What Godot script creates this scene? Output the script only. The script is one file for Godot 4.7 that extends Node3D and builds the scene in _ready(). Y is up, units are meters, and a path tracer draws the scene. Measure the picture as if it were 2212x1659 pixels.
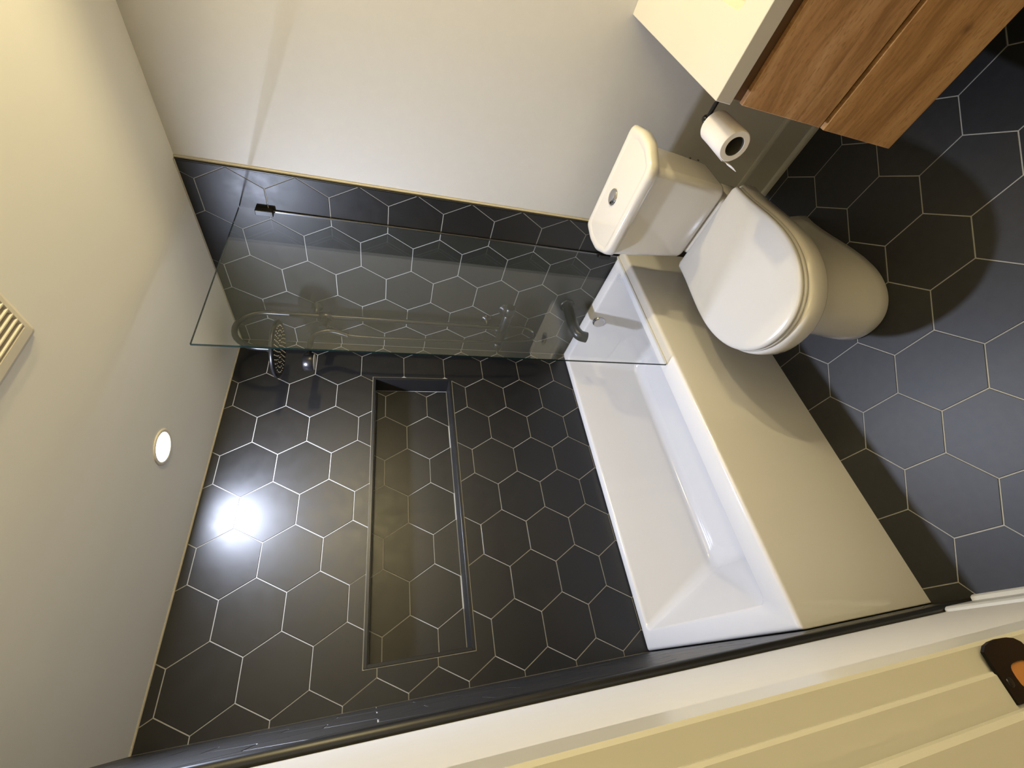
extends Node3D

# ---------------------------------------------------------------- measures (metres)
const W := 1.5            # tile face to tile face
const H := 2.1526         # ceiling
const ROOM_Z := 3.3       # far end of the room, behind the camera
const TUB_D := 0.7595
const TUB_H := 0.5
const TILE_Z := 0.858     # tiles on the side walls stop here
const PAINT_L := -0.017
const PAINT_R := 1.512
const S := 0.11698        # hexagon side
const HH := 0.101307      # half the width across flats
const GAP := 0.0032
const DOOR_A := 1.455
const DOOR_B := 2.215
const DOOR_H := 2.04

const VENT := Rect2(0.45, 0.943, 0.258, 0.257)   # x and z of the fan grille

var mats := {}
var taken := {}

# ---------------------------------------------------------------- mesh builder
class MB:
	var tris: Array = []      # [a, b, c, smooth group]

	func push(list: Array, inward := false) -> void:
		var vol := 0.0
		for t in list:
			var a: Vector3 = t[0]
			var b: Vector3 = t[1]
			var c: Vector3 = t[2]
			vol += a.dot(b.cross(c))
		var want_negative := not inward
		for t in list:
			if (vol > 0.0) == want_negative:
				tris.append([t[0], t[2], t[1], t[3]])
			else:
				tris.append(t)

	func loft(rings: Array, cap0 := true, cap1 := true, groups: Array = []) -> void:
		var list: Array = []
		for k in rings.size() - 1:
			var a: PackedVector3Array = rings[k]
			var b: PackedVector3Array = rings[k + 1]
			var g: int = groups[k] if k < groups.size() else 0
			var n := a.size()
			for i in n:
				var j := (i + 1) % n
				list.append([a[i], a[j], b[j], g])
				list.append([a[i], b[j], b[i], g])
		if cap0:
			cap(list, rings[0], true)
		if cap1:
			cap(list, rings[rings.size() - 1], false)
		push(list)

	func cap(list: Array, ring: PackedVector3Array, rev: bool) -> void:
		var m := Vector3.ZERO
		for q in ring:
			m += q
		m /= ring.size()
		for i in ring.size():
			var j := (i + 1) % ring.size()
			if rev:
				list.append([m, ring[j], ring[i], 99])
			else:
				list.append([m, ring[i], ring[j], 99])

	func box(lo: Vector3, hi: Vector3, c := 0.0) -> void:
		var x0 := lo.x; var x1 := hi.x
		var z0 := lo.z; var z1 := hi.z
		if c <= 0.0:
			loft([rect(x0, x1, z0, z1, lo.y), rect(x0, x1, z0, z1, hi.y)], true, true, [-1])
			return
		loft([rect8(x0 + c, x1 - c, z0 + c, z1 - c, lo.y, c * 0.01), rect8(x0, x1, z0, z1, lo.y + c, c), rect8(x0, x1, z0, z1, hi.y - c, c), rect8(x0 + c, x1 - c, z0 + c, z1 - c, hi.y, c * 0.01)], true, true, [-1, -1, -1])

	static func rect(x0: float, x1: float, z0: float, z1: float, y: float) -> PackedVector3Array:
		return PackedVector3Array([Vector3(x0, y, z0), Vector3(x1, y, z0), Vector3(x1, y, z1), Vector3(x0, y, z1)])

	static func rect8(x0: float, x1: float, z0: float, z1: float, y: float, c: float) -> PackedVector3Array:
		return PackedVector3Array([Vector3(x0 + c, y, z0), Vector3(x1 - c, y, z0), Vector3(x1, y, z0 + c), Vector3(x1, y, z1 - c), Vector3(x1 - c, y, z1), Vector3(x0 + c, y, z1), Vector3(x0, y, z1 - c), Vector3(x0, y, z0 + c)])

	static func rrect(x0: float, x1: float, z0: float, z1: float, y: float, r: float, n := 6) -> PackedVector3Array:
		var out := PackedVector3Array()
		var cs := [Vector2(x1 - r, z1 - r), Vector2(x0 + r, z1 - r), Vector2(x0 + r, z0 + r), Vector2(x1 - r, z0 + r)]
		for k in 4:
			for i in n + 1:
				var t := (k + float(i) / n) * PI / 2
				var c: Vector2 = cs[k]
				out.append(Vector3(c.x + r * cos(t), y, c.y + r * sin(t)))
		return out

	static func circle(o: Vector3, u: Vector3, v: Vector3, n := 24) -> PackedVector3Array:
		var out := PackedVector3Array()
		for i in n:
			var t := TAU * i / n
			out.append(o + u * cos(t) + v * sin(t))
		return out

	# solid of revolution: profile = [[distance along axis, radius], ...]
	func lathe(o: Vector3, axis: Vector3, profile: Array, n := 28, groups: Array = [], caps := true) -> void:
		var w := axis.normalized()
		var u := w.cross(Vector3.UP if absf(w.y) < 0.9 else Vector3.RIGHT).normalized()
		var v := w.cross(u)
		var rings: Array = []
		for q in profile:
			rings.append(circle(o + w * q[0], u * q[1], v * q[1], n))
		loft(rings, caps, caps, groups)

	func tube(path: PackedVector3Array, r: float, n := 14) -> void:
		var rings: Array = []
		var u := Vector3.ZERO
		for i in path.size():
			var d := (path[mini(i + 1, path.size() - 1)] - path[maxi(i - 1, 0)]).normalized()
			if u == Vector3.ZERO:
				u = d.cross(Vector3(0.31, 0.2, 0.93)).normalized()
			u = (u - d * u.dot(d)).normalized()
			rings.append(circle(path[i], u * r, d.cross(u) * r, n))
		loft(rings)

	func prism(poly: PackedVector2Array, z0: float, z1: float) -> void:
		var list: Array = []
		var n := poly.size()
		for i in n:
			var j := (i + 1) % n
			var a := Vector3(poly[i].x, poly[i].y, z0); var b := Vector3(poly[j].x, poly[j].y, z0)
			var c := Vector3(poly[j].x, poly[j].y, z1); var d := Vector3(poly[i].x, poly[i].y, z1)
			list.append([a, b, c, -1]); list.append([a, c, d, -1])
		var ids := Geometry2D.triangulate_polygon(poly)
		var ccw := not Geometry2D.is_polygon_clockwise(poly)
		for k in range(0, ids.size(), 3):
			var p: Array = [poly[ids[k]], poly[ids[k + 1]], poly[ids[k + 2]]]
			var area: float = (p[1] - p[0]).cross(p[2] - p[0])
			if (area > 0.0) != ccw:
				p = [p[0], p[2], p[1]]
			list.append([Vector3(p[0].x, p[0].y, z1), Vector3(p[1].x, p[1].y, z1), Vector3(p[2].x, p[2].y, z1), -1])
			list.append([Vector3(p[0].x, p[0].y, z0), Vector3(p[2].x, p[2].y, z0), Vector3(p[1].x, p[1].y, z0), -1])
		push(list)

	func mesh() -> ArrayMesh:
		var st := SurfaceTool.new()
		st.begin(Mesh.PRIMITIVE_TRIANGLES)
		for t in tris:
			var a: Vector3 = t[0]; var b: Vector3 = t[1]; var c: Vector3 = t[2]
			if (b - a).cross(c - a).length_squared() < 1e-20:
				continue
			st.set_smooth_group(t[3] if t[3] >= 0 else 4294967295)
			st.add_vertex(a); st.add_vertex(b); st.add_vertex(c)
		st.generate_normals()
		return st.commit()

# ---------------------------------------------------------------- nodes
func numbered(called: String) -> String:
	var k: int = taken.get(called, 0)
	taken[called] = k + 1
	return called if k == 0 else "%s_%03d" % [called, k]

func tag(o: Node, label: String, category := "", group := "", kind := "") -> void:
	o.set_meta("label", label)
	if category: o.set_meta("category", category)
	if group: o.set_meta("group", group)
	if kind: o.set_meta("kind", kind)

func thing(called: String, label: String, category: String, at := Vector3.ZERO, group := "", kind := "") -> Node3D:
	var o := Node3D.new()
	o.name = numbered(called)
	add_child(o)
	o.position = at
	tag(o, label, category, group, kind)
	return o

func structure(called: String, label: String, category: String) -> Node3D:
	return thing(called, label, category, Vector3.ZERO, "", "structure")

func part(parent: Node3D, called: String, mb, m: Material, label := "") -> MeshInstance3D:
	var o := MeshInstance3D.new()
	o.name = called
	o.mesh = mb.mesh() if mb is MB else mb
	o.material_override = m
	o.cast_shadow = GeometryInstance3D.SHADOW_CASTING_SETTING_ON
	# world-space builders: undo the parent's place
	parent.add_child(o, true)
	if mb is MB:
		o.position = -origin_of(parent)
	if label: o.set_meta("label", label)
	return o

func origin_of(n: Node3D) -> Vector3:
	var p := Vector3.ZERO
	var q: Node = n
	while q != self and q is Node3D:
		p += (q as Node3D).position
		q = q.get_parent()
	return p

func boxp(parent: Node3D, called: String, lo: Vector3, hi: Vector3, m: Material, c := 0.0) -> MeshInstance3D:
	var b := MB.new()
	b.box(lo, hi, c)
	return part(parent, called, b, m)

# ---------------------------------------------------------------- materials
func mat(called: String, srgb: Color, rough: float, metal := 0.0, spec := 0.5) -> StandardMaterial3D:
	var m := StandardMaterial3D.new()
	m.albedo_color = srgb
	m.roughness = rough
	m.metallic = metal
	m.metallic_specular = spec
	mats[called] = m
	return m

func c8(r: int, g: int, b: int) -> Color:
	return Color(r / 255.0, g / 255.0, b / 255.0)

func noise_tex(freq: float, lo: Color, hi: Color, sd: int, size := 256, oct := 4) -> NoiseTexture2D:
	var n := FastNoiseLite.new()
	n.seed = sd
	n.frequency = freq
	n.fractal_octaves = oct
	var g := Gradient.new()
	g.set_color(0, lo)
	g.set_color(1, hi)
	var t := NoiseTexture2D.new()
	t.width = size
	t.height = size
	t.seamless = true
	t.noise = n
	t.color_ramp = g
	return t

func wood_image(sd: int, base: Color, dark: Color, light: Color) -> ImageTexture:
	var n1 := FastNoiseLite.new(); n1.seed = sd; n1.frequency = 1.0; n1.fractal_octaves = 3
	var n2 := FastNoiseLite.new(); n2.seed = sd + 7; n2.frequency = 1.0; n2.fractal_octaves = 2
	var w := 512; var h := 256
	var im := Image.create(w, h, false, Image.FORMAT_RGB8)
	for y in h:
		for x in w:
			var u := float(x) / w
			var v := float(y) / h
			var warp := n2.get_noise_2d(u * 2.3, v * 3.0) * 0.045
			var band := n1.get_noise_2d(u * 0.9, (v + warp) * 9.0)
			var fine := n1.get_noise_2d(u * 5.0 + 40.0, (v + warp * 0.6) * 60.0)
			var pore := n2.get_noise_2d(u * 22.0 + 11.0, v * 150.0)
			var t := band * 0.9 + fine * 0.45
			var c := base.lerp(light, clampf(t, 0, 1)) if t > 0 else base.lerp(dark, clampf(-t, 0, 1))
			c = c.lerp(dark, clampf((pore - 0.28) * 1.6, 0, 0.5))
			# a knot
			var d := Vector2((u - 0.23) * 3.2, (v - 0.36) * 3.0).length()
			c = c.lerp(dark.darkened(0.3), clampf((0.07 - d) * 9.0, 0, 0.6))
			im.set_pixel(x, y, c)
	return ImageTexture.create_from_image(im)

func make_materials() -> void:
	for k in 3:
		var t := mat("tile%d" % k, [c8(24, 23, 23), c8(27, 26, 25), c8(22, 22, 23)][k], 0.44, 0.0, 0.52)
		t.roughness_texture = noise_tex(0.02, Color(0.85, 0.85, 0.85), Color(1, 1, 1), 5 + k)
		t.uv1_triplanar = true
		t.uv1_scale = Vector3(3, 3, 3)
		var f := mat("floor%d" % k, [c8(38, 38, 39), c8(41, 40, 40), c8(35, 35, 37)][k], 0.48, 0.0, 0.52)
		f.albedo_texture = noise_tex(0.03, Color(0.86, 0.86, 0.86), Color(1, 1, 1), 15 + k)
		f.uv1_triplanar = true
		f.uv1_scale = Vector3(4, 4, 4)
	mat("grout", c8(162, 160, 153), 0.9, 0.0, 0.3)
	mat("niche_slab", c8(30, 29, 29), 0.4)
	mat("black_trim", c8(26, 26, 27), 0.35, 0.0, 0.5)
	var p := mat("paint", c8(207, 204, 197), 0.55, 0.0, 0.4)
	p.albedo_texture = noise_tex(0.05, Color(0.99, 0.99, 0.99), Color(1, 1, 1), 31)
	p.uv1_triplanar = true
	p.uv1_scale = Vector3(1.5, 1.5, 1.5)
	mat("ceiling", c8(240, 238, 230), 0.7, 0.0, 0.3)
	mat("gloss_white", c8(184, 182, 174), 0.3, 0.0, 0.5)
	mat("caulk", c8(178, 171, 154), 0.6)
	var ac := mat("acrylic", c8(212, 210, 208), 0.12, 0.0, 0.5)
	ac.clearcoat_enabled = true
	ac.clearcoat = 0.4
	ac.clearcoat_roughness = 0.05
	var po := mat("porcelain", c8(217, 213, 207), 0.10, 0.0, 0.5)
	po.clearcoat_enabled = true
	po.clearcoat = 0.5
	po.clearcoat_roughness = 0.04
	mat("seat_white", c8(200, 198, 195), 0.2)
	mat("chrome", c8(205, 205, 208), 0.1, 1.0)
	mat("steel", c8(120, 120, 122), 0.3, 1.0)
	mat("plate_black", c8(14, 13, 14), 0.25, 0.0, 0.3)
	mat("black_metal", c8(17, 16, 16), 0.3, 0.0, 0.45)
	mat("rubber_dark", c8(70, 64, 56), 0.6)
	mat("rubber", c8(190, 188, 180), 0.5)
	mat("counter", c8(194, 188, 179), 0.3)
	for k in 2:
		var wd := mat("wood%d" % k, Color(1, 1, 1), 0.5, 0.0, 0.4)
		wd.albedo_texture = wood_image(3 + k * 20, [c8(178, 136, 94), c8(182, 138, 90)][k], [c8(136, 98, 62), c8(142, 102, 62)][k], [c8(204, 166, 128), c8(204, 162, 114)][k])
		wd.uv1_triplanar = true
		wd.uv1_scale = Vector3(1.6, 1.6, 1.6)
	mat("wood_dark", c8(92, 64, 40), 0.6)
	var pa := mat("paper", c8(238, 230, 220), 0.95, 0.0, 0.2)
	pa.albedo_texture = noise_tex(0.2, Color(0.95, 0.95, 0.95), Color(1, 1, 1), 77)
	pa.uv1_triplanar = true
	pa.uv1_scale = Vector3(12, 12, 12)
	mat("cardboard", c8(70, 66, 58), 0.9)
	mat("raw_wood", c8(168, 112, 58), 0.8)
	mat("vent_white", c8(232, 224, 205), 0.45)
	mat("housing", c8(96, 96, 100), 0.6)
	var g := mat("glass", Color(0.62, 0.72, 0.66, 0.012), 0.0, 0.0, 0.5)
	g.transparency = BaseMaterial3D.TRANSPARENCY_ALPHA
	var ge := mat("glass_edge", c8(30, 48, 44), 0.08, 0.0, 0.5)
	ge.albedo_color = c8(22, 38, 35)
	var le := mat("lens_cool", c8(250, 250, 255), 0.3)
	le.emission_enabled = true
	le.emission = Color(0.93, 0.96, 1.0)
	le.emission_energy_multiplier = 6.0
	var lw := mat("bulb_warm", c8(255, 244, 220), 0.3)
	lw.emission_enabled = true
	lw.emission = Color(1.0, 0.80, 0.52)
	lw.emission_energy_multiplier = 4.0

# ---------------------------------------------------------------- hexagon tiling
# flat edges lie along u; grid anchored so that a flat edge starts at (u0, v0)
func hex_field(parent: Node3D, frame: Transform3D, u0: float, v0: float, area: Rect2, hole: Rect2, kind: String, thick: float, sd: int) -> void:
	var rng := RandomNumberGenerator.new()
	rng.seed = sd
	var k := (HH - GAP / 2) / HH
	var full := PackedVector2Array()
	for q in [Vector2(S, 0), Vector2(S / 2, HH), Vector2(-S / 2, HH), Vector2(-S, 0), Vector2(-S / 2, -HH), Vector2(S / 2, -HH)]:
		full.append(q * k)
	# shared mesh with a small worn bevel
	var fm := MB.new()
	var r0 := PackedVector3Array(); var r1 := PackedVector3Array(); var r2 := PackedVector3Array()
	for q in full:
		r0.append(Vector3(q.x, q.y, -thick))
		r1.append(Vector3(q.x, q.y, -0.0007))
		r2.append(Vector3(q.x * 0.992, q.y * 0.992, 0))
	fm.loft([r0, r1, r2], true, true, [-1, -1])
	var full_mesh := fm.mesh()
	var clip := PackedVector2Array([area.position, Vector2(area.end.x, area.position.y), area.end, Vector2(area.position.x, area.end.y)])
	var cut := PackedVector2Array([hole.position, Vector2(hole.end.x, hole.position.y), hole.end, Vector2(hole.position.x, hole.end.y)])
	var full_area := 2.598 * S * S * k * k
	for a in range(-30, 31):
		var cu := u0 + 1.5 * S * a + S / 2
		if cu < area.position.x - S or cu > area.end.x + S:
			continue
		for j in range(-60, 61):
			if absi(a) % 2 != absi(j) % 2:
				continue
			var cv := v0 + HH * (j + 1)
			if cv < area.position.y - HH or cv > area.end.y + HH:
				continue
			var poly := PackedVector2Array()
			for q in full:
				poly.append(q + Vector2(cu, cv))
			var got: Array = Geometry2D.intersect_polygons(poly, clip)
			var pieces: Array = []
			for g in got:
				if hole.has_area():
					for gg in Geometry2D.clip_polygons(g, cut):
						pieces.append(gg)
				else:
					pieces.append(g)
			for g in pieces:
				var ar := 0.0
				for i in g.size():
					ar += g[i].cross(g[(i + 1) % g.size()])
				ar = absf(ar) / 2
				if ar < 0.00006:
					continue
				var o := MeshInstance3D.new()
				o.name = "hex_tile"
				o.material_override = mats["%s%d" % [kind, rng.randi() % 3]]
				var tilt := Vector3(0, 0, rng.randf_range(-0.0002, 0.0002))
				if ar > full_area * 0.995:
					o.mesh = full_mesh
				else:
					var lp := PackedVector2Array()
					for q in g:
						lp.append(q - Vector2(cu, cv))
					var mb := MB.new()
					mb.prism(lp, -thick, 0)
					o.mesh = mb.mesh()
				parent.add_child(o, true)
				o.transform = frame * Transform3D(Basis.IDENTITY, Vector3(cu, cv, 0) + tilt)

func bar(mb: MB, x0: float, y0: float, z0: float, x1: float, y1: float, z1: float, c := 0.0) -> void:
	mb.box(Vector3(minf(x0, x1), minf(y0, y1), minf(z0, z1)), Vector3(maxf(x0, x1), maxf(y0, y1), maxf(z0, z1)), c)

# ---------------------------------------------------------------- scene
func _ready() -> void:
	# camera
	var cam := Camera3D.new()
	cam.name = "camera"
	add_child(cam)
	cam.transform = Transform3D(Basis(Vector3(-0.15507899, -0.95340894, 0.25876998), Vector3(0.81977555, 0.02197853, 0.57226304), Vector3(-0.55128808, 0.30087927, 0.77817293)).orthonormalized(), Vector3(0.04671, 1.52010, 1.73505))
	cam.fov = rad_to_deg(2.0 * atan(829.5 / 897.464))
	cam.near = 0.01
	cam.current = true
	# surroundings: a closed interior, so the background gives next to nothing
	var env := Environment.new()
	env.background_mode = Environment.BG_COLOR
	env.background_color = Color(0.02, 0.02, 0.022)
	env.tonemap_mode = Environment.TONE_MAPPER_LINEAR
	env.tonemap_exposure = 1.13
	env.sdfgi_enabled = true
	env.ssao_enabled = true
	env.ssil_enabled = true
	var we := WorldEnvironment.new()
	we.name = "surroundings"
	we.environment = env
	add_child(we)
	make_materials()
	build_lights()
	build_shell()
	build_door_frame()
	build_tub()
	build_toilet()
	build_vanity()
	build_screen()
	build_shower()
	build_paper()
	build_vent()

func build_lights() -> void:
	# recessed cool downlight over the bathtub
	var d := thing("downlight", "small round white recessed ceiling light glowing above the bathtub", "light", Vector3(0.755, H, 0.36))
	var mb := MB.new()
	mb.lathe(Vector3(0.755, H + 0.001, 0.36), Vector3.DOWN, [[0, 0.046], [0.0, 0.054], [0.003, 0.056], [0.005, 0.052], [0.004, 0.046]], 32, [], false)
	part(d, "rim", mb, mats.vent_white)
	mb = MB.new()
	mb.lathe(Vector3(0.755, H - 0.0005, 0.36), Vector3.DOWN, [[0, 0.045], [0.0015, 0.045], [0.003, 0.035]], 32)
	part(d, "lens", mb, mats.lens_cool)
	var l := AreaLight3D.new()
	l.name = "downlight_beam"
	l.area_size = Vector2(0.07, 0.07)
	l.light_color = Color(0.86, 0.90, 1.0)
	l.light_energy = 3.0
	l.shadow_enabled = true
	l.area_range = 8.0
	d.add_child(l)
	l.position = Vector3(0, -0.008, 0)
	l.rotation_degrees = Vector3(-90, 0, 0)
	# warm two-bulb fitting above the vanity, out of the frame
	var v := thing("vanity_light", "warm wall light with two globe bulbs above the vanity", "light", Vector3(1.51, 1.78, 2.48))
	mb = MB.new()
	mb.box(Vector3(1.49, 1.74, 1.80), Vector3(1.511, 1.87, 3.10), 0.004)
	part(v, "back_plate", mb, mats.black_metal)
	mb = MB.new()
	mb.box(Vector3(1.405, 1.855, 1.75), Vector3(1.491, 1.865, 3.15), 0.002)
	part(v, "canopy", mb, mats.black_metal)
	for z in [2.1, 2.84]:
		mb = MB.new()
		mb.lathe(Vector3(1.495, 1.78, z), Vector3.LEFT, [[0, 0.02], [0.02, 0.02], [0.024, 0.015]], 16)
		part(v, "socket", mb, mats.black_metal)
		mb = MB.new()
		var pr: Array = []
		for i in 13:
			var t := PI * i / 12.0
			pr.append([0.035 - 0.035 * cos(t), maxf(0.0008, 0.035 * sin(t))])
		mb.lathe(Vector3(1.475, 1.78, z), Vector3.LEFT, pr, 20)
		part(v, "bulb", mb, mats.bulb_warm)
		var o := OmniLight3D.new()
		o.name = "bulb_glow"
		o.light_color = Color(1.0, 0.92, 0.70)
		o.light_energy = 0.72 if z < 2.5 else 1.15
		o.light_size = 0.03
		o.omni_range = 9.0
		o.omni_attenuation = 2.0
		o.shadow_enabled = true
		v.add_child(o, true)
		o.position = Vector3(1.44, 1.78, z) - v.position
	# hallway pendant beyond the doorway
	var hp := thing("hall_light", "warm globe ceiling light in the hallway beyond the doorway", "light", Vector3(-0.9, H, 2.5))
	mb = MB.new()
	mb.lathe(Vector3(-0.9, H, 2.5), Vector3.DOWN, [[0, 0.05], [0.015, 0.05], [0.02, 0.01], [0.05, 0.01]], 20)
	part(hp, "ceiling_rose", mb, mats.black_metal)
	mb = MB.new()
	var pr2: Array = []
	for i in 13:
		var t := PI * i / 12.0
		pr2.append([0.05 + 0.05 - 0.05 * cos(t), maxf(0.0008, 0.05 * sin(t))])
	mb.lathe(Vector3(-0.9, H, 2.5), Vector3.DOWN, pr2, 20)
	part(hp, "globe", mb, mats.bulb_warm)
	var ho := OmniLight3D.new()
	ho.name = "hall_glow"
	ho.light_color = Color(1.0, 0.935, 0.68)
	ho.light_energy = 0.21
	ho.light_size = 0.045
	ho.omni_range = 9.0
	ho.omni_attenuation = 2.0
	ho.shadow_enabled = true
	hp.add_child(ho)
	ho.position = Vector3(0, -0.10, 0)

func build_shell() -> void:
	var g := 0.0016    # joint depth
	# ---- floor
	var fl := structure("floor", "black hexagon tiled bathroom floor with pale joints", "floor")
	boxp(fl, "joint_bed", Vector3(PAINT_L - 0.01, -0.12, -0.01), Vector3(PAINT_R + 0.01, -g, ROOM_Z + 0.01), mats.grout)
	hex_field(fl, Transform3D(Basis(Vector3(0, 0, 1), Vector3(1, 0, 0), Vector3(0, 1, 0)), Vector3.ZERO), 0.91315, 0.74875, Rect2(0.70, PAINT_L, ROOM_Z - 0.70, PAINT_R - PAINT_L), Rect2(), "floor", 0.008, 11)
	# ---- ceiling
	var ce := structure("ceiling", "plain off-white painted ceiling over the bathtub and room", "ceiling")
	# the plaster is cut out above the fan grille
	var cm := MB.new()
	bar(cm, PAINT_L - 0.01, H, -0.01, VENT.position.x + 0.021, H + 0.1, ROOM_Z + 0.01)
	bar(cm, VENT.end.x - 0.021, H, -0.01, PAINT_R + 0.01, H + 0.1, ROOM_Z + 0.01)
	bar(cm, VENT.position.x + 0.021, H, -0.01, VENT.end.x - 0.021, H + 0.1, VENT.position.y + 0.033)
	bar(cm, VENT.position.x + 0.021, H, VENT.end.y - 0.033, VENT.end.x - 0.021, H + 0.1, ROOM_Z + 0.01)
	part(ce, "plaster", cm, mats.ceiling)
	# ---- back wall with niche
	var nx0 := 0.118; var nx1 := 1.286; var ny0 := 1.187; var ny1 := 1.544
	var tx := 0.012     # width of the metal trim round the niche
	var wb := structure("wall_back", "black hexagon tiled wall with a long recessed niche behind the bathtub", "wall")
	var mb := MB.new()
	bar(mb, -0.12, -0.1, -0.24, nx0, H + 0.1, -g)
	bar(mb, nx1, -0.1, -0.24, 1.62, H + 0.1, -g)
	bar(mb, nx0, -0.1, -0.24, nx1, ny0, -g)
	bar(mb, nx0, ny1, -0.24, nx1, H + 0.1, -g)
	bar(mb, nx0, ny0, -0.24, nx1, ny1, -0.1 - g)
	part(wb, "joint_bed", mb, mats.grout)
	var o := tx + 0.003
	hex_field(wb, Transform3D.IDENTITY, 1.13052, 1.91721, Rect2(0.0015, 0.4, W - 0.003, H - 0.4 - 0.004), Rect2(nx0 - o, ny0 - o, nx1 - nx0 + 2 * o, ny1 - ny0 + 2 * o), "tile", 0.008, 21)
	var ni := Node3D.new()
	ni.name = "niche"
	wb.add_child(ni)
	hex_field(ni, Transform3D(Basis.IDENTITY, Vector3(0, 0, -0.1)), 1.1345, 1.9009, Rect2(nx0 + 0.003, ny0 + 0.003, nx1 - nx0 - 0.006, ny1 - ny0 - 0.006), Rect2(), "tile", 0.007, 22)
	boxp(ni, "niche_shelf", Vector3(nx0, ny0 - 0.008, -0.0985), Vector3(nx1, ny0 + 0.0004, -0.002), mats.niche_slab)
	boxp(ni, "niche_top", Vector3(nx0, ny1 - 0.0004, -0.0985), Vector3(nx1, ny1 + 0.008, -0.002), mats.niche_slab)
	boxp(ni, "niche_side", Vector3(nx0 - 0.008, ny0, -0.0985), Vector3(nx0 + 0.0004, ny1, -0.002), mats.niche_slab)
	boxp(ni, "niche_side", Vector3(nx1 - 0.0004, ny0, -0.0985), Vector3(nx1 + 0.008, ny1, -0.002), mats.niche_slab)
	for e in [[nx0 - tx, ny0 - tx, nx1 + tx, ny0], [nx0 - tx, ny1, nx1 + tx, ny1 + tx], [nx0 - tx, ny0, nx0, ny1], [nx1, ny0, nx1 + tx, ny1]]:
		boxp(ni, "edge_trim", Vector3(e[0], e[1], -0.014), Vector3(e[2], e[3], 0.0012), mats.black_trim, 0.0009)
	# ---- right wall: paint, then the tiled end by the bathtub
	var wr := structure("wall_right", "off-white painted wall behind the toilet, tiled black beside the bathtub", "wall")
	boxp(wr, "plaster", Vector3(PAINT_R, -0.1, -0.12), Vector3(1.64, H + 0.1, ROOM_Z + 0.1), mats.paint)
	boxp(wr, "joint_bed", Vector3(W + g, 0.0, 0.0), Vector3(PAINT_R + 0.002, H, TILE_Z - 0.003), mats.grout)
	hex_field(wr, Transform3D(Basis(Vector3(0, 0, 1), Vector3(0, 1, 0), Vector3(-1, 0, 0)), Vector3(W, 0, 0)), 0.681, 1.9132, Rect2(0.0015, 0.001, TILE_Z - 0.006, H - 0.005), Rect2(), "tile", 0.008, 31)
	boxp(wr, "tile_edge_trim", Vector3(W - 0.0008, 0.0, TILE_Z - 0.0035), Vector3(PAINT_R + 0.001, H, TILE_Z), mats.black_trim, 0.0008)
	mb = MB.new()
	mb.tube(PackedVector3Array([Vector3(PAINT_R - 0.002, 0.15, TILE_Z + 0.002), Vector3(PAINT_R - 0.002, H, TILE_Z + 0.002)]), 0.0045, 10)
	part(wr, "caulk_bead", mb, mats.caulk)
	# ---- left wall with doorway
	var wl := structure("wall_left", "off-white painted wall with doorway and a narrow black tiled end beside the bathtub", "wall")
	mb = MB.new()
	var L := PAINT_L - 0.12
	bar(mb, L, -0.1, -0.12, PAINT_L, H + 0.1, DOOR_A - 0.02)
	bar(mb, L, -0.1, DOOR_B + 0.02, PAINT_L, H + 0.1, ROOM_Z + 0.1)
	bar(mb, L, DOOR_H + 0.02, DOOR_A - 0.02, PAINT_L, H + 0.1, DOOR_B + 0.02)
	part(wl, "plaster", mb, mats.paint)
	boxp(wl, "joint_bed", Vector3(PAINT_L - 0.002, 0.0, 0.0), Vector3(-g, H, TILE_Z - 0.003), mats.grout)
	hex_field(wl, Transform3D(Basis(Vector3(0, 0, -1), Vector3(0, 1, 0), Vector3(1, 0, 0)), Vector3.ZERO), -0.798, 1.9172, Rect2(-TILE_Z + 0.0045, 0.001, TILE_Z - 0.006, H - 0.005), Rect2(), "tile", 0.008, 41)
	mb = MB.new()
	var ring0 := PackedVector3Array(); var ring1 := PackedVector3Array()
	for q in [Vector2(PAINT_L - 0.001, 0), Vector2(PAINT_L - 0.001, 0.012), Vector2(-0.011, 0.0135), Vector2(-0.0075, 0.013), Vector2(-0.003, 0.0105), Vector2(-0.0008, 0.006), Vector2(0, 0)]:
		ring0.append(Vector3(q.x, 0.004, TILE_Z - 0.0035 + q.y)); ring1.append(Vector3(q.x, H, TILE_Z - 0.0035 + q.y))
	mb.loft([ring0, ring1])
	part(wl, "tile_edge_trim", mb, mats.black_trim)
	# ---- far wall behind the viewer
	var wf := structure("wall_front", "off-white painted end wall past the vanity", "wall")
	boxp(wf, "plaster", Vector3(PAINT_L - 0.12, -0.1, ROOM_Z), Vector3(1.64, H + 0.1, ROOM_Z + 0.1), mats.paint)
	# ---- hallway beyond the door
	var hf := structure("floor_hallway", "wooden hallway floor beyond the doorway", "floor")
	boxp(hf, "boards", Vector3(-2.0, -0.12, 0.6), Vector3(PAINT_L - 0.004, -0.004, 3.7), mats.wood0)
	var hc := structure("ceiling_hallway", "off-white hallway ceiling beyond the doorway", "ceiling")
	boxp(hc, "plaster", Vector3(-2.0, H, 0.6), Vector3(PAINT_L - 0.12, H + 0.1, 3.7), mats.ceiling)
	var hw := structure("wall_hallway", "off-white hallway walls beyond the doorway", "wall")
	mb = MB.new()
	bar(mb, -2.1, -0.1, 0.5, -2.0, H + 0.1, 3.8)
	bar(mb, -2.0, -0.1, 0.5, PAINT_L - 0.12, H + 0.1, 0.6)
	bar(mb, -2.0, -0.1, 3.7, PAINT_L - 0.12, H + 0.1, 3.8)
	bar(mb, PAINT_L - 0.12, -0.1, ROOM_Z + 0.1, PAINT_L - 0.1, H + 0.1, 3.8)
	part(hw, "plaster", mb, mats.paint)
	# ---- baseboards: board with eased top and a shoe at the floor
	var br := structure("baseboard_right", "off-white baseboard along the wall behind the toilet", "baseboard")
	baseboard(br, PAINT_R, -1.0, TILE_Z + 0.006, ROOM_Z)
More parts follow.
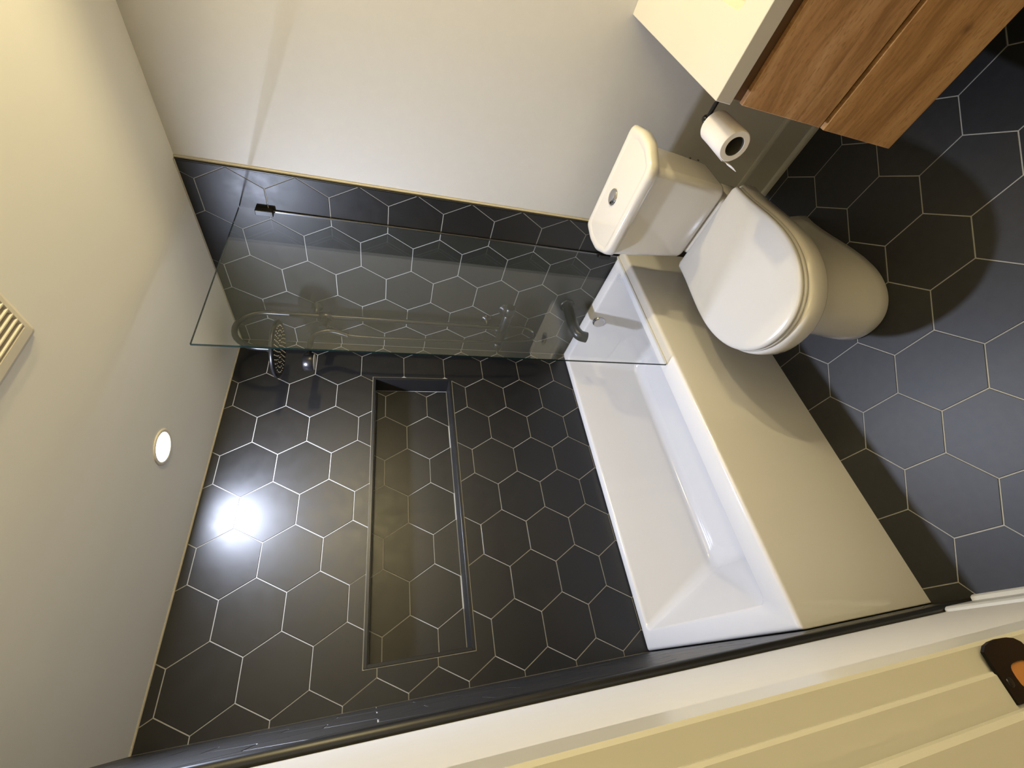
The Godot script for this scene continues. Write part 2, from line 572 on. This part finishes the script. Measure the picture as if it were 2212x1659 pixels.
	var bl := structure("baseboard_left", "off-white baseboard between the tiled wall end and the door casing", "baseboard")
	baseboard(bl, PAINT_L, 1.0, TILE_Z + 0.012, 1.392)
	# ---- ceiling caulk lines
	var cb := structure("trim_1", "thin cream caulk line where the black tiles meet the ceiling", "trim")
	mb = MB.new()
	mb.tube(PackedVector3Array([Vector3(0, H - 0.001, 0.001), Vector3(W, H - 0.001, 0.001)]), 0.004, 8)
	part(cb, "caulk_bead", mb, mats.caulk)
	mb = MB.new()
	mb.tube(PackedVector3Array([Vector3(W - 0.001, H - 0.001, 0.0), Vector3(W - 0.001, H - 0.001, TILE_Z)]), 0.003, 8)
	part(cb, "caulk_bead", mb, mats.caulk)

func baseboard(parent: Node3D, x: float, s: float, z0: float, z1: float) -> void:
	var pr := [Vector2(0, 0.0), Vector2(0.011, 0.0), Vector2(0.011, 0.128), Vector2(0.0095, 0.134), Vector2(0.006, 0.140), Vector2(0, 0.142)]
	var sh := [Vector2(0.0105, 0.0), Vector2(0.024, 0.0), Vector2(0.0235, 0.010), Vector2(0.020, 0.018), Vector2(0.0105, 0.022)]
	for k in 2:
		var a := PackedVector3Array(); var b := PackedVector3Array()
		for q in [pr, sh][k]:
			a.append(Vector3(x + s * q.x, q.y + 0.0005, z0)); b.append(Vector3(x + s * q.x, q.y + 0.0005, z1))
		var mb := MB.new()
		mb.loft([a, b], true, true, [-1])
		part(parent, ["board", "shoe_moulding"][k], mb, mats.gloss_white)

func build_door_frame() -> void:
	var d := structure("door_1", "off-white door frame with a black strike plate", "door frame")
	var x0 := PAINT_L - 0.12
	# jamb linings
	boxp(d, "jamb", Vector3(x0, 0, DOOR_A - 0.02), Vector3(PAINT_L + 0.0005, DOOR_H, DOOR_A), mats.gloss_white, 0.002)
	boxp(d, "jamb", Vector3(x0, 0, DOOR_B), Vector3(PAINT_L + 0.0005, DOOR_H, DOOR_B + 0.02), mats.gloss_white, 0.002)
	boxp(d, "head_jamb", Vector3(x0, DOOR_H, DOOR_A - 0.02), Vector3(PAINT_L + 0.0005, DOOR_H + 0.02, DOOR_B + 0.02), mats.gloss_white, 0.002)
	# stops
	boxp(d, "door_stop", Vector3(x0 + 0.02, 0, DOOR_A), Vector3(-0.0385, DOOR_H, DOOR_A + 0.011), mats.gloss_white, 0.003)
	boxp(d, "door_stop", Vector3(x0 + 0.02, 0, DOOR_B - 0.011), Vector3(-0.0385, DOOR_H, DOOR_B), mats.gloss_white, 0.003)
	# casings on the room side: thick outer bead, stepped face
	for q in [[DOOR_A - 0.004, -1.0], [DOOR_B + 0.004, 1.0]]:
		var prof := [Vector2(0, 0), Vector2(0, 0.017), Vector2(0.002, 0.0195), Vector2(0.045, 0.0195), Vector2(0.049, 0.0175), Vector2(0.053, 0.0175), Vector2(0.057, 0.0150), Vector2(0.057, 0)]
		var a := PackedVector3Array(); var b := PackedVector3Array()
		for p in prof:
			a.append(Vector3(PAINT_L + p.y, 0.001, q[0] + q[1] * p.x)); b.append(Vector3(PAINT_L + p.y, DOOR_H + 0.062, q[0] + q[1] * p.x))
		var mb := MB.new()
		mb.loft([a, b], true, true, [-1])
		part(d, "casing", mb, mats.gloss_white)
	boxp(d, "head_casing", Vector3(PAINT_L, DOOR_H + 0.004, DOOR_A - 0.004), Vector3(PAINT_L + 0.0195, DOOR_H + 0.062, DOOR_B + 0.004), mats.gloss_white, 0.002)
	# strike plate: flat plate with a rounded lip that curls round the jamb edge, latch hole showing raw wood
	var sp := Node3D.new()
	sp.name = "strike_plate"
	d.add_child(sp)
	var zf := DOOR_A + 0.0016
	var outer := PackedVector2Array()
	# plate in (x, y): x from -0.037 to -0.012, lip to +0.001
	for q in [Vector2(-0.037, 1.004), Vector2(-0.037, 1.064), Vector2(-0.0035, 1.064), Vector2(0.0, 1.058), Vector2(0.0015, 1.050), Vector2(0.002, 1.040), Vector2(0.0015, 1.028), Vector2(0.0, 1.020), Vector2(-0.0035, 1.014), Vector2(-0.012, 1.010), Vector2(-0.012, 1.004)]:
		outer.append(q)
	var hole := PackedVector2Array()
	for i in 20:
		var t := TAU * i / 20.0
		hole.append(Vector2(-0.0225 + 0.0085 * signf(cos(t)) * pow(absf(cos(t)), 0.6), 1.034 + 0.0135 * signf(sin(t)) * pow(absf(sin(t)), 0.6)))
	var mb2 := MB.new()
	# split the plate at the hole's middle so that each half is a simple outline
	for half in [PackedVector2Array([Vector2(-0.1, 1.034), Vector2(0.1, 1.034), Vector2(0.1, 1.2), Vector2(-0.1, 1.2)]), PackedVector2Array([Vector2(-0.1, 0.9), Vector2(0.1, 0.9), Vector2(0.1, 1.034), Vector2(-0.1, 1.034)])]:
		for g in Geometry2D.intersect_polygons(outer, half):
			for gg in Geometry2D.clip_polygons(g, hole):
				mb2.prism(gg, DOOR_A - 0.001, zf)
	part(sp, "plate", mb2, mats.plate_black)
	var wd := MB.new()
	var rr := PackedVector2Array()
	for q in hole:
		rr.append(q)
	wd.prism(rr, DOOR_A - 0.002, DOOR_A + 0.0006)
	part(sp, "latch_hole", wd, mats.raw_wood)
	var sc := MB.new()
	sc.lathe(Vector3(-0.024, 1.057, zf - 0.0005), Vector3(0, 0, 1), [[0, 0.0035], [0.0008, 0.0033], [0.0012, 0.002]], 14)
	part(sp, "screw", sc, mats.black_metal)

func build_tub() -> void:
	var t := thing("bathtub", "glossy white alcove bathtub with a flat front apron", "bathtub", Vector3(0.75, 0, 0.38))
	var mb := MB.new()
	var e := 0.002
	var R := func(i: float, y: float, r: float) -> PackedVector3Array: return MB.rrect(e + i, W - e - i, e + i, TUB_D - i, y, r, 6)
	var inner := func(i: float, y: float, r: float) -> PackedVector3Array: return MB.rrect(0.063 + i, 1.442 - i, 0.042 + i * 0.6, 0.684 - i * 0.8, y, r, 6)
	var rings: Array = [R.call(0.0, 0.0005, 0.004), R.call(0.0, TUB_H - 0.014, 0.004), R.call(0.0012, TUB_H - 0.008, 0.005), R.call(0.004, TUB_H - 0.003, 0.007), R.call(0.009, TUB_H - 0.0005, 0.009), R.call(0.014, TUB_H, 0.01)]
	rings.append_array([inner.call(0.0, TUB_H, 0.03), inner.call(0.003, TUB_H - 0.0012, 0.029), inner.call(0.007, TUB_H - 0.005, 0.028), inner.call(0.010, TUB_H - 0.013, 0.028)])
	# walls slope in to the floor: long slope at the reclining end, steep at the tap end
	var x0 := 0.073; var x1 := 1.432; var z0 := 0.048; var z1 := 0.676
	var bx0 := 0.245; var bx1 := 1.36; var bz0 := 0.095; var bz1 := 0.625
	for k in [0.3, 0.6, 0.86, 0.93, 0.97, 0.99, 1.0]:
		var f: float = k
		var y := lerpf(TUB_H - 0.013, 0.135, f)
		var sh := f
		rings.append(MB.rrect(lerpf(x0, bx0, sh), lerpf(x1, bx1, sh), lerpf(z0, bz0, sh), lerpf(z1, bz1, sh), y, lerpf(0.028, 0.06, f), 6))
	for k in 6:
		var a := (k + 1) * PI / 12.0
		var i := 0.045 * (1.0 - cos(a)) * 1.0 + 0.004 * sin(a)
		rings.append(MB.rrect(bx0 + i + 0.01 * sin(a), bx1 - i, bz0 + i, bz1 - i, 0.135 - 0.03 * sin(a), 0.06 + 0.01 * sin(a), 6))
	mb.loft(rings, true, true, [0, 0, 0, 0, 0, 0, 0, 0, 0, 0])
	part(t, "shell", mb, mats.acrylic)
	# overflow cover at the tap end
	mb = MB.new()
	mb.lathe(Vector3(1.438, 0.452, 0.365), Vector3(-1, 0.12, 0), [[-0.02, 0.03], [0.0, 0.033], [0.018, 0.033], [0.022, 0.031], [0.024, 0.026]], 28)
	part(t, "overflow_cover", mb, mats.chrome, "chrome overflow cover")
	mb = MB.new()
	mb.lathe(Vector3(1.20, 0.103, 0.36), Vector3.UP, [[0, 0.03], [0.004, 0.03], [0.006, 0.026], [0.007, 0.01]], 24)
	part(t, "drain", mb, mats.chrome, "chrome drain")

func egg(xf: float, xm: float, xb: float, hw: float, hb: float, y: float, zc: float, pw := 2.15) -> PackedVector3Array:
	# outline from the back corner round the front tip and back
	var out := PackedVector3Array()
	var n := 36
	for i in n + 1:
		var t := -PI / 2 + PI * i / n      # -90..90 deg over the front half
		var cx := pow(absf(cos(t)), 2.0 / pw)
		var sx := signf(sin(t)) * pow(absf(sin(t)), 2.0 / pw)
		out.append(Vector3(xm - (xm - xf) * cx, y, zc + hw * sx))
	var m := 7
	for i in m:
		var f := float(i + 1) / m
		out.append(Vector3(lerpf(xm, xb - 0.006, f), y, zc + lerpf(hw, hb, f * f * (3 - 2 * f))))
	out.append(Vector3(xb, y, zc + hb - 0.008))
	out.append(Vector3(xb, y, zc - hb + 0.008))
	for i in m:
		var f := 1.0 - float(i) / m
		out.append(Vector3(lerpf(xm, xb - 0.006, f), y, zc - lerpf(hw, hb, f * f * (3 - 2 * f))))
	return out

func build_toilet() -> void:
	var zc := 1.085
	var t := thing("toilet", "white close-coupled toilet with closed lid between bathtub and vanity", "toilet", Vector3(1.2, 0, zc))
	# pedestal and bowl
	var mb := MB.new()
	var rings: Array = []
	# [y, tip, middle, back, half width, half width at back]
	for q in [[0.001, 0.752, 0.92, 1.252, 0.122, 0.078], [0.012, 0.746, 0.92, 1.258, 0.127, 0.084], [0.05, 0.748, 0.92, 1.255, 0.125, 0.08], [0.10, 0.753, 0.92, 1.25, 0.119, 0.07], [0.18, 0.757, 0.92, 1.24, 0.112, 0.06], [0.26, 0.750, 0.92, 1.24, 0.116, 0.07], [0.32, 0.732, 0.93, 1.25, 0.135, 0.09], [0.345, 0.720, 0.93, 1.25, 0.150, 0.11], [0.356, 0.708, 0.93, 1.25, 0.162, 0.12]]:
		rings.append(egg(q[1], q[2], q[3], q[4], q[5], q[0], zc))
	mb.loft(rings)
	part(t, "pedestal", mb, mats.porcelain)
	mb = MB.new()
	rings = []
	for q in [[0.352, 0.705, 0.166], [0.350, 0.694, 0.176], [0.354, 0.684, 0.184], [0.362, 0.680, 0.188], [0.395, 0.679, 0.189], [0.410, 0.681, 0.188], [0.417, 0.686, 0.183], [0.419, 0.694, 0.176]]:
		rings.append(egg(q[1], 0.93, 1.21, q[2], q[2] * 0.88, q[0], zc))
	mb.loft(rings)
	part(t, "bowl_rim", mb, mats.porcelain)
	# shelf that carries the tank
	mb = MB.new()
	rings = []
	for q in [[0.33, 0.012], [0.345, 0.002], [0.40, 0.0], [0.445, 0.0], [0.452, 0.006]]:
		rings.append(MB.rrect(1.19 + q[1], 1.33 - q[1], zc - 0.112 + q[1], zc + 0.112 - q[1], q[0], 0.03, 5))
	mb.loft(rings)
	part(t, "tank_shelf", mb, mats.porcelain)
	# seat ring and lid
	mb = MB.new()
	rings = []
	for q in [[0.4195, 0.698, 0.176], [0.421, 0.690, 0.184], [0.427, 0.688, 0.186], [0.431, 0.690, 0.184], [0.4325, 0.697, 0.177]]:
		rings.append(egg(q[1], 0.94, 1.192, q[2], q[2] * 0.885, q[0], zc))
	mb.loft(rings)
	part(t, "seat", mb, mats.seat_white)
	mb = MB.new()
	rings = []
	for q in [[0.4335, 0.702, 0.172], [0.4345, 0.693, 0.181], [0.438, 0.690, 0.184], [0.443, 0.690, 0.184], [0.4475, 0.693, 0.1815], [0.4500, 0.699, 0.176], [0.4515, 0.712, 0.164], [0.4535, 0.78, 0.11]]:
		rings.append(egg(q[1], 0.94, 1.194 - (0.0 if q[2] > 0.17 else (0.176 - q[2]) * 0.5), q[2], q[2] * 0.885, q[0], zc))
	mb.loft(rings)
	part(t, "lid", mb, mats.seat_white)
	for s in [-1.0, 1.0]:
		mb = MB.new()
		mb.lathe(Vector3(1.192, 0.4345, zc + s * 0.075 - 0.02), Vector3(0, 0, 1), [[0, 0.009], [0.002, 0.011], [0.038, 0.011], [0.04, 0.009]], 16)
		part(t, "hinge", mb, mats.seat_white)
	# tank, wider at the top
	mb = MB.new()
	rings = []
	for q in [[0.455, 1.212, 1.372, 0.130], [0.460, 1.204, 1.378, 0.137], [0.472, 1.199, 1.380, 0.1405], [0.56, 1.197, 1.384, 0.148], [0.66, 1.195, 1.388, 0.156], [0.745, 1.193, 1.390, 0.162]]:
		rings.append(MB.rrect(q[1], q[2], zc - q[3], zc + q[3], q[0], 0.028, 6))
	mb.loft(rings)
	part(t, "tank", mb, mats.porcelain)
	for q in [Vector3(1.365, 0.532, 0.0), Vector3(1.362, 0.500, 0.0)]:
		mb = MB.new()
		mb.lathe(Vector3(q.x, q.y, zc + 0.1445), Vector3(0, 0, 1), [[0, 0.004], [0.0025, 0.004], [0.003, 0.003]], 12)
		part(t, "side_plug", mb, mats.rubber_dark)
	# tank lid with cut front corners
	mb = MB.new()
	rings = []
	for q in [[0.7455, 0.004], [0.7475, 0.0], [0.764, 0.0], [0.771, 0.0015], [0.7765, 0.006], [0.7790, 0.012], [0.7785, 0.022], [0.7765, 0.030]]:
		rings.append(cut_lid(1.168, 1.396, 0.196, q[0], q[1], zc + 0.012))
	mb.loft(rings)
	part(t, "tank_lid", mb, mats.porcelain)
	mb = MB.new()
	var bc := Vector3(1.300, 0.776, zc)
	mb.lathe(bc, Vector3.UP, [[0, 0.027], [0.004, 0.027], [0.0055, 0.025], [0.0045, 0.0235], [0.0045, 0.0225], [0.007, 0.021], [0.0085, 0.012]], 28)
	part(t, "flush_button", mb, mats.chrome, "round chrome flush button")

func cut_lid(xf: float, xb: float, hw: float, y: float, i: float, zc: float) -> PackedVector3Array:
	var half: Array = [Vector2(xb - i, hw - 0.012 - i), Vector2(xf + 0.150, hw + 0.004 - i), Vector2(xf + 0.085, hw - i), Vector2(xf + 0.014 + i * 0.7, hw - 0.036 - i * 0.5), Vector2(xf + i, hw - 0.062 - i * 0.3)]
	var base: Array = half.duplicate()
	for k in 5:
		base.append(Vector2(half[4 - k].x, -half[4 - k].y))
	# round the corners a little
	var out := PackedVector3Array()
	var n := base.size()
	for k in n:
		var a: Vector2 = base[(k + n - 1) % n]; var b: Vector2 = base[k]; var c: Vector2 = base[(k + 1) % n]
		var r := minf(0.016, minf((a - b).length(), (c - b).length()) * 0.45)
		var p := b + (a - b).normalized() * r
		var q := b + (c - b).normalized() * r
		for s in 5:
			var f := s / 4.0
			var w := p.lerp(b, f).lerp(b.lerp(q, f), f)
			out.append(Vector3(w.x, y, zc + w.y))
	return out

func build_vanity() -> void:
	var v := thing("vanity", "wall-hung vanity with wood drawers and white countertop beside the toilet", "vanity", Vector3(1.25, 0.31, 2.1))
	var z0 := 1.505; var z1 := 2.705
	boxp(v, "cabinet", Vector3(0.976, 0.312, z0 + 0.006), Vector3(PAINT_R - 0.0005, 0.819, z1 - 0.006), mats.wood_dark, 0.001)
	var m0 := MB.new()
	m0.box(Vector3(0.962, 0.555, z0 + 0.003), Vector3(0.9755, 0.786, z1 - 0.003), 0.0012)
	part(v, "drawer_front", m0, mats.wood0)
	m0 = MB.new()
	m0.box(Vector3(0.962, 0.313, z0), Vector3(0.9755, 0.541, z1), 0.0012)
	part(v, "drawer_front", m0, mats.wood1)
	# countertop with an integral basin
	var mb := MB.new()
	var rings: Array = []
	var yt := 0.858; var yb := 0.8195
	rings.append(MB.rrect(0.957, PAINT_R - 0.001, z0 + 0.001, z1 - 0.001, yb, 0.002, 4))
	rings.append(MB.rrect(0.955, PAINT_R - 0.0005, z0, z1, yb + 0.001, 0.002, 4))
	rings.append(MB.rrect(0.955, PAINT_R - 0.0005, z0, z1, yt - 0.001, 0.002, 4))
	rings.append(MB.rrect(0.956, PAINT_R - 0.001, z0 + 0.001, z1 - 0.001, yt, 0.002, 4))
	rings.append(MB.rrect(1.036, 1.385, 1.632, 2.25, yt, 0.012, 4))
	rings.append(MB.rrect(1.039, 1.382, 1.635, 2.247, yt - 0.003, 0.012, 4))
	rings.append(MB.rrect(1.055, 1.370, 1.655, 2.23, yt - 0.09, 0.02, 4))
	rings.append(MB.rrect(1.075, 1.350, 1.675, 2.21, yt - 0.10, 0.03, 4))
	mb.loft(rings, true, true, [-1, -1, -1, -1, 0, 0, 0])
	# the basin dips below the slab, inside the cabinet
	part(v, "countertop", mb, mats.counter)

func build_screen() -> void:
	var zg := 0.7161; var xg := 0.8735; var yg := 2.0041
	var t := thing("shower_screen", "frameless clear glass bath screen standing on the bathtub rim", "shower screen", Vector3(xg, TUB_H, zg))
	var e := 0.0035
	boxp(t, "glass_pane", Vector3(xg, TUB_H + 0.004, zg - e), Vector3(W - 0.006, yg, zg + e), mats.glass)
	boxp(t, "polished_edge", Vector3(xg - 0.0012, TUB_H + 0.004, zg - e), Vector3(xg - 0.0001, yg, zg + e), mats.glass_edge, 0.0004)
	boxp(t, "top_edge", Vector3(xg - 0.0012, yg + 0.0001, zg - e), Vector3(W - 0.006, yg + 0.0012, zg + e), mats.glass_edge, 0.0004)
	boxp(t, "bottom_seal", Vector3(xg + 0.004, TUB_H - 0.0005, zg - 0.005), Vector3(W - 0.006, TUB_H + 0.0045, zg + 0.005), mats.rubber, 0.001)
	var mb := MB.new()
	mb.box(Vector3(W - 0.0065, TUB_H + 0.004, zg - 0.0035), Vector3(W - 0.0005, 1.905, zg + 0.0035), 0.001)
	part(t, "wall_channel", mb, mats.steel, "slim steel wall channel")
	for y in [1.925, 0.575]:
		mb = MB.new()
		mb.box(Vector3(W - 0.024, y - 0.028, zg - 0.0105), Vector3(W - 0.0005, y + 0.028, zg + 0.0105), 0.002)
		part(t, "wall_clamp", mb, mats.black_metal, "black wall clamp")

func arc(points: Array, n := 10) -> PackedVector3Array:
	var c := Curve3D.new()
	var k := points.size()
	for i in k:
		var p: Vector3 = points[i]
		var a: Vector3 = points[maxi(i - 1, 0)]
		var b: Vector3 = points[mini(i + 1, k - 1)]
		var d := (b - a) / 6.0
		c.add_point(p, -d, d)
	var out := PackedVector3Array()
	var total := n * (k - 1)
	for i in total + 1:
		out.append(c.samplef(float(i) / n))
	return out

func build_shower() -> void:
	var z := 0.255
	var t := thing("shower_fixture", "black shower column with arched arm and round rain head behind the glass", "shower", Vector3(1.44, 0.95, z))
	# riser and gooseneck
	var pts := PackedVector3Array()
	pts.append(Vector3(1.44, 0.95, z)); pts.append(Vector3(1.44, 1.5, z)); pts.append(Vector3(1.44, 1.985, z))
	var r := 0.098
	for i in 17:
		var a := PI * i / 16.0
		pts.append(Vector3(1.342 + r * cos(a), 1.99 + r * sin(a) * 1.05, z))
	pts.append(Vector3(1.244, 1.975, z)); pts.append(Vector3(1.244, 1.948, z))
	var mb := MB.new()
	mb.tube(pts, 0.0115, 16)
	part(t, "riser_pipe", mb, mats.black_metal)
	var hc := Vector3(1.244, 1.925, z)
	mb = MB.new()
	mb.lathe(hc + Vector3(0, 0.030, 0), Vector3.DOWN, [[0, 0.014], [0.010, 0.016], [0.014, 0.024], [0.020, 0.060], [0.024, 0.112], [0.028, 0.1195], [0.034, 0.121], [0.038, 0.1185], [0.039, 0.112]], 48)
	var head := part(t, "rain_head", mb, mats.black_metal)
	# nozzles in rings
	mb = MB.new()
	for ring in [[0.016, 6], [0.036, 12], [0.056, 18], [0.076, 24], [0.096, 30]]:
		for i in ring[1]:
			var a: float = TAU * i / ring[1]
			mb.lathe(hc + Vector3(ring[0] * cos(a), -0.0085, ring[0] * sin(a)), Vector3.DOWN, [[0, 0.0024], [0.003, 0.0018]], 6)
	var nz := part(head, "nozzles", mb, mats.rubber, "pale rubber nozzles")
	nz.set_meta("kind", "stuff")
	# wall brackets
	for y in [1.80, 1.02]:
		mb = MB.new()
		mb.lathe(Vector3(1.4985, y, z), Vector3.LEFT, [[0, 0.024], [0.008, 0.024], [0.010, 0.011], [0.058, 0.011]], 20)
		part(t, "wall_bracket", mb, mats.black_metal)
	# thermostatic bar valve
	mb = MB.new()
	mb.lathe(Vector3(1.432, 0.94, z - 0.10), Vector3(0, 0, 1), [[0, 0.021], [0.003, 0.023], [0.197, 0.023], [0.2, 0.021]], 24)
	part(t, "valve_body", mb, mats.black_metal)
	for s in [-1.0, 1.0]:
		mb = MB.new()
		mb.lathe(Vector3(1.432, 0.94, z + s * 0.102), Vector3(0, 0, s), [[0, 0.022], [0.003, 0.025], [0.045, 0.025], [0.05, 0.021]], 20)
		part(t, "control_knob", mb, mats.black_metal)
		mb = MB.new()
		mb.lathe(Vector3(1.4985, 0.94, z + s * 0.075), Vector3.LEFT, [[0, 0.032], [0.008, 0.032], [0.012, 0.016], [0.05, 0.016]], 20)
		part(t, "wall_elbow", mb, mats.black_metal)
	# slider that holds the hand shower
	mb = MB.new()
	mb.lathe(Vector3(1.44, 1.735, z), Vector3.UP, [[0, 0.018], [0.004, 0.021], [0.046, 0.021], [0.05, 0.018]], 20)
	mb.tube(PackedVector3Array([Vector3(1.43, 1.76, z), Vector3(1.37, 1.765, z)]), 0.016, 14)
	part(t, "slider", mb, mats.black_metal)
	# hand shower
	var hs := thing("hand_shower", "small black hand shower resting in the slider of the shower column", "shower", Vector3(1.36, 1.72, z))
	mb = MB.new()
	mb.tube(arc([Vector3(1.335, 1.66, z), Vector3(1.355, 1.74, z), Vector3(1.32, 1.80, z), Vector3(1.24, 1.808, z), Vector3(1.205, 1.806, z)], 6), 0.0125, 14)
	part(hs, "handle", mb, mats.black_metal)
	mb = MB.new()
	mb.lathe(Vector3(1.182, 1.822, z), Vector3(0, -1, 0), [[0, 0.030], [0.004, 0.036], [0.036, 0.0375], [0.040, 0.035]], 26)
	var hh := part(hs, "spray_head", mb, mats.black_metal)
	mb = MB.new()
	mb.lathe(Vector3(1.182, 1.7822, z), Vector3(0, -1, 0), [[0, 0.033], [0.003, 0.031]], 24)
	part(hh, "spray_face", mb, mats.rubber, "pale spray face")
	mb = MB.new()
	mb.tube(arc([Vector3(1.335, 1.665, z), Vector3(1.33, 1.55, z), Vector3(1.33, 1.30, z + 0.005), Vector3(1.335, 1.02, z + 0.01), Vector3(1.35, 0.83, z + 0.02), Vector3(1.385, 0.79, z + 0.03), Vector3(1.42, 0.83, z + 0.03), Vector3(1.432, 0.92, z + 0.03)], 8), 0.007, 12)
	part(hs, "hose", mb, mats.black_metal, "flexible black hose")
	# bath spout
	var bs := thing("bath_spout", "curved black spout on the tiled wall over the bathtub end", "spout", Vector3(1.5, 0.62, 0.39))
	mb = MB.new()
	mb.lathe(Vector3(1.4985, 0.625, 0.39), Vector3.LEFT, [[0, 0.038], [0.006, 0.038], [0.009, 0.029]], 24)
	part(bs, "flange", mb, mats.black_metal)
	mb = MB.new()
	mb.tube(arc([Vector3(1.492, 0.625, 0.39), Vector3(1.44, 0.626, 0.39), Vector3(1.38, 0.626, 0.39), Vector3(1.325, 0.622, 0.39), Vector3(1.296, 0.606, 0.39), Vector3(1.286, 0.575, 0.39)], 6), 0.026, 20)
	part(bs, "spout_tube", mb, mats.black_metal)

func build_paper() -> void:
	var ax := 1.422; var ay := 0.722
	var h := thing("toilet_paper_holder", "black bar toilet paper holder fixed to the vanity side", "holder", Vector3(1.10, 0.748, 1.51))
	var mb := MB.new()
	mb.lathe(Vector3(1.10, 0.748, 1.5105), Vector3(0, 0, -1), [[0, 0.02], [0.006, 0.02], [0.008, 0.006]], 20)
	part(h, "mount", mb, mats.black_metal)
	mb = MB.new()
	mb.tube(PackedVector3Array([Vector3(1.10, 0.748, 1.505), Vector3(1.10, 0.748, ax + 0.004)]), 0.0055, 14)
	part(h, "post", mb, mats.black_metal)
	mb = MB.new()
	mb.lathe(Vector3(1.110, 0.748, ax + 0.004), Vector3.LEFT, [[0, 0.007], [0.002, 0.0095], [0.016, 0.0095], [0.018, 0.0055]], 18)
	part(h, "knuckle", mb, mats.black_metal)
	mb = MB.new()
	mb.tube(PackedVector3Array([Vector3(1.10, 0.748, ax + 0.004), Vector3(1.092, 0.742, ax + 0.002), Vector3(0.990, 0.7355, ax)]), 0.0055, 14)
	part(h, "arm", mb, mats.black_metal)
	# roll
	var r := thing("toilet_paper_roll", "nearly used white toilet paper roll on the black holder", "toilet paper", Vector3(1.035, ay, ax))
	mb = MB.new()
	var rings: Array = []
	var A := Vector3(0.985, ay - 0.003, ax); var B := Vector3(1.088, ay + 0.003, ax)
	for q in [[0.0, 0.0225], [0.0, 0.0345], [0.002, 0.0365], [0.101, 0.0365], [0.103, 0.0345], [0.103, 0.0225]]:
		var c := A.lerp(B, q[0] / 0.103)
		rings.append(MB.circle(c, Vector3(0, q[1], 0), Vector3(0, 0, q[1]), 40))
	rings.append(MB.circle(A, Vector3(0, 0.0225, 0), Vector3(0, 0, 0.0225), 40))
	mb.loft(rings, false, false, [-1, 0, 0, 0, -1, 0])
	part(r, "paper", mb, mats.paper)
	mb = MB.new()
	rings = []
	for q in [[0.0015, 0.0224], [0.1015, 0.0224], [0.1015, 0.0212], [0.0015, 0.0212], [0.0015, 0.0224]]:
		rings.append(MB.circle(A.lerp(B, q[0] / 0.103), Vector3(0, q[1], 0), Vector3(0, 0, q[1]), 32))
	mb.loft(rings, false, false, [0, -1, 0, -1])
	part(r, "cardboard_core", mb, mats.cardboard)
	# loose torn end hanging from the roll
	mb = MB.new()
	var strip: Array = []
	var tail := [Vector2(-0.0368, 0.006), Vector2(-0.0378, -0.004), Vector2(-0.0395, -0.016), Vector2(-0.0425, -0.029), Vector2(-0.0470, -0.041), Vector2(-0.0530, -0.052)]
	for i in tail.size():
		var q: Vector2 = tail[i]
		var f := float(i) / (tail.size() - 1)
		var xa := 0.986 + 0.002 * sin(i * 2.1)
		var xb := lerpf(1.086, 1.012, f * f)
		var yy := ay + q.y; var zz := ax + q.x
		strip.append(PackedVector3Array([Vector3(xa, yy, zz), Vector3(xb, yy + 0.012 * f, zz), Vector3(xb, yy + 0.012 * f, zz - 0.0009), Vector3(xa, yy, zz - 0.0009)]))
	mb.loft(strip, true, true, [0, 0, 0, 0, 0])
	part(r, "loose_sheet", mb, mats.paper)

func build_vent() -> void:
	var x0 := VENT.position.x; var x1 := VENT.end.x; var z0 := VENT.position.y; var z1 := VENT.end.y
	var v := thing("ceiling_vent", "white slatted exhaust fan grille on the ceiling", "vent", Vector3((x0 + x1) / 2, H, (z0 + z1) / 2))
	# frame: bevelled border round the opening
	var mb := MB.new()
	var y := H - 0.0003
	var rings := [MB.rrect(x0, x1, z0, z1, y, 0.008, 4), MB.rrect(x0 + 0.001, x1 - 0.001, z0 + 0.001, z1 - 0.001, y - 0.004, 0.008, 4), MB.rrect(x0 + 0.012, x1 - 0.012, z0 + 0.014, z1 - 0.014, y - 0.011, 0.006, 4), MB.rrect(x0 + 0.021, x1 - 0.021, z0 + 0.033, z1 - 0.033, y - 0.012, 0.003, 4), MB.rrect(x0 + 0.021, x1 - 0.021, z0 + 0.033, z1 - 0.033, y - 0.0005, 0.003, 4)]
	rings.append(rings[0])
	mb.loft(rings, false, false, [-1, -1, -1, -1, -1])
	part(v, "frame", mb, mats.vent_white)
	# fan housing: an open grey box above the ceiling
	mb = MB.new()
	var hx0 := x0 + 0.0215; var hx1 := x1 - 0.0215; var hz0 := z0 + 0.0335; var hz1 := z1 - 0.0335
	bar(mb, hx0, H + 0.002, hz0, hx0 + 0.002, H + 0.2, hz1)
	bar(mb, hx1 - 0.002, H + 0.002, hz0, hx1, H + 0.2, hz1)
	bar(mb, hx0, H + 0.002, hz0, hx1, H + 0.2, hz0 + 0.002)
	bar(mb, hx0, H + 0.002, hz1 - 0.002, hx1, H + 0.2, hz1)
	bar(mb, hx0, H + 0.198, hz0, hx1, H + 0.2, hz1)
	part(v, "fan_housing", mb, mats.housing)
	var n := 15
	for i in n:
		var z := z0 + 0.0400 + i * 0.01265
		mb = MB.new()
		var a := PackedVector3Array(); var b := PackedVector3Array()
		for q in [Vector2(-0.0022, 0), Vector2(0.0022, 0), Vector2(0.0030, -0.009), Vector2(0.0018, -0.0115), Vector2(-0.0006, -0.0115), Vector2(-0.0014, -0.009)]:
			a.append(Vector3(x0 + 0.0205, H - 0.0013 + q.y, z + q.x)); b.append(Vector3(x1 - 0.0205, H - 0.0013 + q.y, z + q.x))
		mb.loft([a, b], true, true, [-1])
		part(v, "slat", mb, mats.vent_white)
